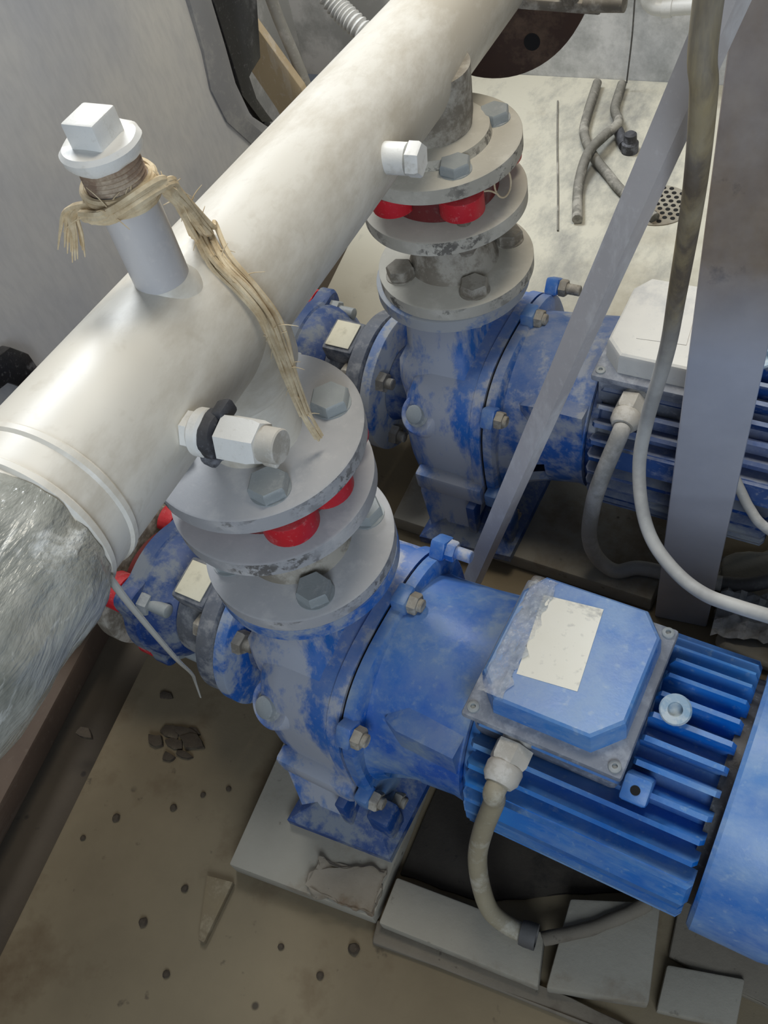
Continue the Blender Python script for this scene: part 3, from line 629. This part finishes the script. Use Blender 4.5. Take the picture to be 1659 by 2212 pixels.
for i, (x, y, r, a) in enumerate(((-.262, -.128, .017, .3), (-.240, -.120, .014, 1.2), (-.222, -.130, .015, 2.2), (-.250, -.142, .013, .9), (-.226, -.150, .011, 2.9), (-.275, -.146, .012, 1.9), (-.232, -.116, .010, .1), (-.245, -.160, .010, 2.5), (-.385, -.174, .013, .6), (-.30, -.08, .009, 1.0))):
    g = G(); n_ = 6 + i % 3
    g.prism([(x + r*random.uniform(.55, 1.15)*math.cos(a+2*pi*k/n_)*1.3, y + r*random.uniform(.5, 1.1)*math.sin(a+2*pi*k/n_)*.8) for k in range(n_)], lambda X, Y, t: Vector((X, Y, ZF+t)), .004 + .002*(i % 3), .0008)
    o = g.build('dirt_flake', 'debris_brown')
    if i < 8: tag(o, 'dark brown dirt flake in the small pile on floor before the front suction valve', 'dirt flake', 'dirt flakes in the pile')
    else: tag(o, ('lone dark flake near the gutter edge', 'small dark flake under the front suction valve')[i-8], 'dirt flake')
for i, (x, y, r) in enumerate(((.1048, -.289, .0075), (.079, -.33, .005), (-.16, -.36, .006), (-.10, -.40, .005), (-.13, -.305, .005), (-.27, -.26, .006), (-.30, -.30, .004), (-.20, -.22, .005), (-.17, -.19, .004), (-.14, -.17, .004), (.02, -.32, .004), (-.02, -.44, .005))):
    g = G(); g.lathe([(0, r*.7), (r*.35, r), (r*.8, r*.6), (r*.9, 0)], (x, y, ZF), (0, 0, 1), 10).rough(r*.25, 200)
    tag(g.build('pebble', 'debris_brown'), 'round dark pebble in front of the slab edge' if i == 0 else 'tiny dark grit pebble scattered on bare floor in the foreground', 'pebble', None if i == 0 else 'grit on the floor')
# rubble and film right of the post
g = G(); g.prism([(.392, .378), (.50, .42), (.54, .30), (.50, .22), (.425, .235), (.402, .285)], lambda x, y, t: Vector((x, y, ZF-.001+t)), .02, .003); g.sub(5).rough(.014, 45)
tag(g.build('rubble', 'slab_stone'), 'patch of broken white rubble right of the post base', 'rubble')
g = G(); n_ = 12; vs = [[g.bm.verts.new((.405+.10*i/n_, .235+.075*j/n_+.2*.10*i/n_, ZF+.034+.02*mn.noise(Vector((i*.55, j*.6, 3))))) for j in range(n_+1)] for i in range(n_+1)]
for i in range(n_):
    for j in range(n_): g.bm.faces.new((vs[i][j], vs[i+1][j], vs[i+1][j+1], vs[i][j+1]))
g.bm.normal_update(); bmesh.ops.solidify(g.bm, geom=list(g.bm.faces), thickness=.001)
tag(g.build('plastic_film', 'crumpled_film', None, 20), 'crumpled white plastic scrap on rubble beside front motor', 'plastic film')

# ------------------------------------------------------------------ behind: tank panel, strips, hoses
Y_Z = lambda x0: (lambda y, z, t: Vector((x0 - t, y, z)))
edge = [(.735, .26), (.7274, .182), (.7213, .110), (.7091, .0574), (.7226, -.0053), (.7694, -.076), (.80, -.105)]
lip = [(.855, -.12), (.8391, -.0926), (.7922, -.0385), (.7779, .0267), (.7807, .0861), (.7812, .1567), (.79, .26)]
pt = thing('hopper', (-.5, .2, -.12), 'large grey dusty hopper side with curved folded rim, upper left', 'hopper')
g = G()
pts = [(-.7, .62), (-.7, -.05), (.0, -.03), (.10, -.03), (.30, -.06), (.60, -.10), (.80, -.125)] + edge[::-1] + [(.76, .62)]
g.prism(pts, lambda y, z, t: Vector((-.5 - t - .10*max(0, z-.05)**1.5, y, z)), .03, .003); g.build('side_panel', 'panel_dusty', pt)
g = G(); A = edge[:1] + edge; n_ = len(edge)
ring = []
for (y0, z0), (y1, z1) in zip(edge, lip[::-1]):
    ring.append([Vector((-.497, y0-.004, z0)), Vector((-.490, (y0+y1)/2, (z0+z1)/2)), Vector((-.503, y1, z1)), Vector((-.535, y1, z1)), Vector((-.535, y0-.004, z0))])
ring.insert(0, [v + Vector((-.04, .025, .36)) for v in ring[0]])
g.loft(ring); g.build('folded_rim', 'rim_grey', pt)
for nm, x in (('leg', -.52),):
    g = G(); g.box((-.56, -.55, -.25), (.04, .04, .45), None, .003); g.build('leg', 'bar_metal', pt)
    g = G(); g.box((-.56, .70, -.29), (.04, .04, .38), None, .003); g.build('leg', 'bar_metal', pt)
g = G(); g.prism([(.1398, .0346), (.157, .0065), (.1583, -.0507), (.1354, -.0457), (.11, .004), (.02, .02), (.02, .06)], Y_Z(-.482), .016, .002)
tag(g.build('rubber_flap', 'black_rubber'), 'black rubber flap on hopper lower corner, left image edge', 'rubber')
g = G(); g.prism([(.895, .40), (1.05, .40), (1.028, .0379), (.9907, -.0482), (.9514, -.049), (.9359, -.0536), (.9388, -.0999), (.9765, -.1663), (.9395, -.146), (.9022, -.07), (.9038, .0102)], Y_Z(-.592), .016, .003)
g.box((-.60, .955, -.29), (.014, .02, .28), None, .002)
tag(g.build('rubber_strip', 'black_rubber'), 'torn black rubber strip hanging beside the hopper rim', 'rubber')
g = G(); g.prism([(-.760, -.10), (-.7415, -.1635), (-.6994, -.2484), (-.66, -.42), (-.58, -.42), (-.6281, -.1975), (-.6959, -.0756), (-.78, .08), (-.83, .08)], lambda x, z, t: Vector((x, 1.15+t, z)), .02, .002)
tag(g.build('wood_plank', 'plank_wood'), 'pale wooden plank leaning behind the black rubber strip', 'plank')
g = G(); g.tube([(-.70, 1.19, .25), (-.672, 1.19, -.04), (-.640, 1.19, -.22), (-.62, 1.19, -.48)], .012, 18, 6)
tag(g.build('conduit_pipe', 'cable_grey'), 'thin grey conduit standing against white wall at top', 'pipe')
g = G()
P0 = [Vector((-.63, 1.23, .08)), Vector((-.5588, 1.22, -.0428)), Vector((-.494, 1.2, -.0944)), Vector((-.40, 1.18, -.16)), Vector((-.33, 1.16, -.28)), Vector((-.31, 1.15, -.40))]
g.tube(P0, lambda t: .021 + .0022*math.sin(t*2*pi*46), 20, 60)
tag(g.build('corrugated_conduit', 'white_plastic'), 'white corrugated conduit passing behind the manifold pipe', 'conduit')
for i, (P, lb) in enumerate((
    ([(-.1247, 1.60, -.409), (-.1108, 1.4658, -.409), (-.0967, 1.3943, -.409), (-.0576, 1.3206, -.409), (-.0045, 1.2529, -.409), (.0373, 1.2032, -.409), (.12, 1.13, -.409)], 'dark dusty hose crossing the back floor, straighter of two'),
    ([(-.0675, 1.60, -.409), (-.0576, 1.5001, -.409), (-.0318, 1.4296, -.40), (-.0449, 1.3656, -.392), (-.0602, 1.2946, -.390), (-.0564, 1.2123, -.409), (-.0267, 1.0997, -.409)], 'dark dusty hose on back floor, curled one ending nearer the pump'))):
    g = G(); g.tube(P, .0105, 14, 8); tag(g.build('hose', 'hose_dark'), lb, 'hose')
g = G(); g.lathe([(0, .018), (.02, .018), (.024, .014), (.04, .013), (.044, .008)], (.012, 1.36, ZF), (0, 0, 1), 24); g.lathe([(0, .012), (.06, .011)], (.0, 1.36, ZF+.012), (-.4, .8, .0), 16)
tag(g.build('hose_coupling', 'black_tape'), 'small black coupling on floor where the hoses meet', 'coupling')
gr = thing('floor_grate', (.112, 1.185, ZF), 'round perforated drain grate in back floor behind leaning bar', 'drain grate')
g = G(); g.lathe([(0, .066), (.002, .066), (.0035, .060)], (.112, 1.185, ZF), (0, 0, 1), 48); g.build('plate', 'slab_stone', gr)
g = G()
for i in range(-4, 5):
    for j in range(-4, 5):
        x = (i + .5*(j % 2))*.0155; y = j*.0135
        if x*x + y*y < .060**2: g.lathe([(.003, .0048), (.0042, .0048)], (.112+x, 1.185+y, ZF), (0, 0, 1), 10)
g.build('holes', 'dark_hole', gr)
g = G(); g.tube([(-.1976, 1.5303, -.418), (-.15, 1.37, -.418), (-.10, 1.21, -.418), (-.0578, 1.0701, -.418)], .002, 8, 4)
tag(g.build('thin_rod', 'hose_dark'), 'thin dark rod lying on floor between back flange and hoses', 'rod')
g = G(); g.tube([(-.040, 1.6, .0), (-.0446, 1.59, -.1988), (-.0473, 1.59, -.2953), (-.0548, 1.59, -.40)], .0018, 8, 4)
tag(g.build('thin_wire', 'cable_dark'), 'thin wire hanging against back wall near the white elbow', 'wire')
we = thing('drain_elbow', (.04, 1.58, -.25), 'white plastic pipe elbow on back wall at top right', 'pipe')
g = G(); g.tube([(-.022, 1.60, -.12), (-.022, 1.60, -.20), (-.016, 1.60, -.228), (.012, 1.60, -.238), (.10, 1.60, -.232), (.40, 1.60, -.225)], .016, 20, 6); g.build('pipe', 'white_plastic', we)
g = G(); g.lathe([(0, .019), (.02, .019)], (.012, 1.60, -.238), (1, 0, .05), 24); g.build('socket', 'white_plastic', we)
g = G(); g.tube([(.0835 + .008*math.cos(a), .43 + .005*math.cos(a), .137 + .019*math.sin(a)) for a in [2*pi*i/16 for i in range(17)]], .0011, 8, 2)
g.tube([(.079, .425, .125), (.072, .42, .132), (.068, .41, .138)], .0011, 8, 4)
tag(g.build('tie_wire', 'hemp'), 'small beige wire loop beside the red lug under back flange', 'wire')

# front terminal box film (its own sheet, lying on the lid)
g = G()
for (xa, xb, ya, yb) in ((.226, .256, -.066, .070),):
    n1, n2 = 14, 40
    vs = [[g.bm.verts.new(rotp((xa + (xb-xa)*i/n1 + .010*mn.noise(Vector((j*.3, 2, 0)))*(i == n1), ya + (yb-ya)*j/n2, -.0365 - (.010*max(0, 1-i/3.0)**1.5) + .0028*mn.noise(Vector((i*.5, j*.33, 7)))))) for j in range(n2+1)] for i in range(n1+1)]
    for i in range(n1):
        for j in range(n2): g.bm.faces.new((vs[i][j], vs[i+1][j], vs[i+1][j+1], vs[i][j+1]))
bmesh.ops.solidify(g.bm, geom=list(g.bm.faces), thickness=.0004)
tag(g.build('protective_film', 'lid_film', None, 60), 'shiny crinkled clear film along left edge of front terminal box lid', 'plastic film')

# ------------------------------------------------------------------ put the floor at z = 0
for o in COL.objects:
    if o.parent is None and o.type not in ('CAMERA', 'LIGHT'): o.location.z += UP
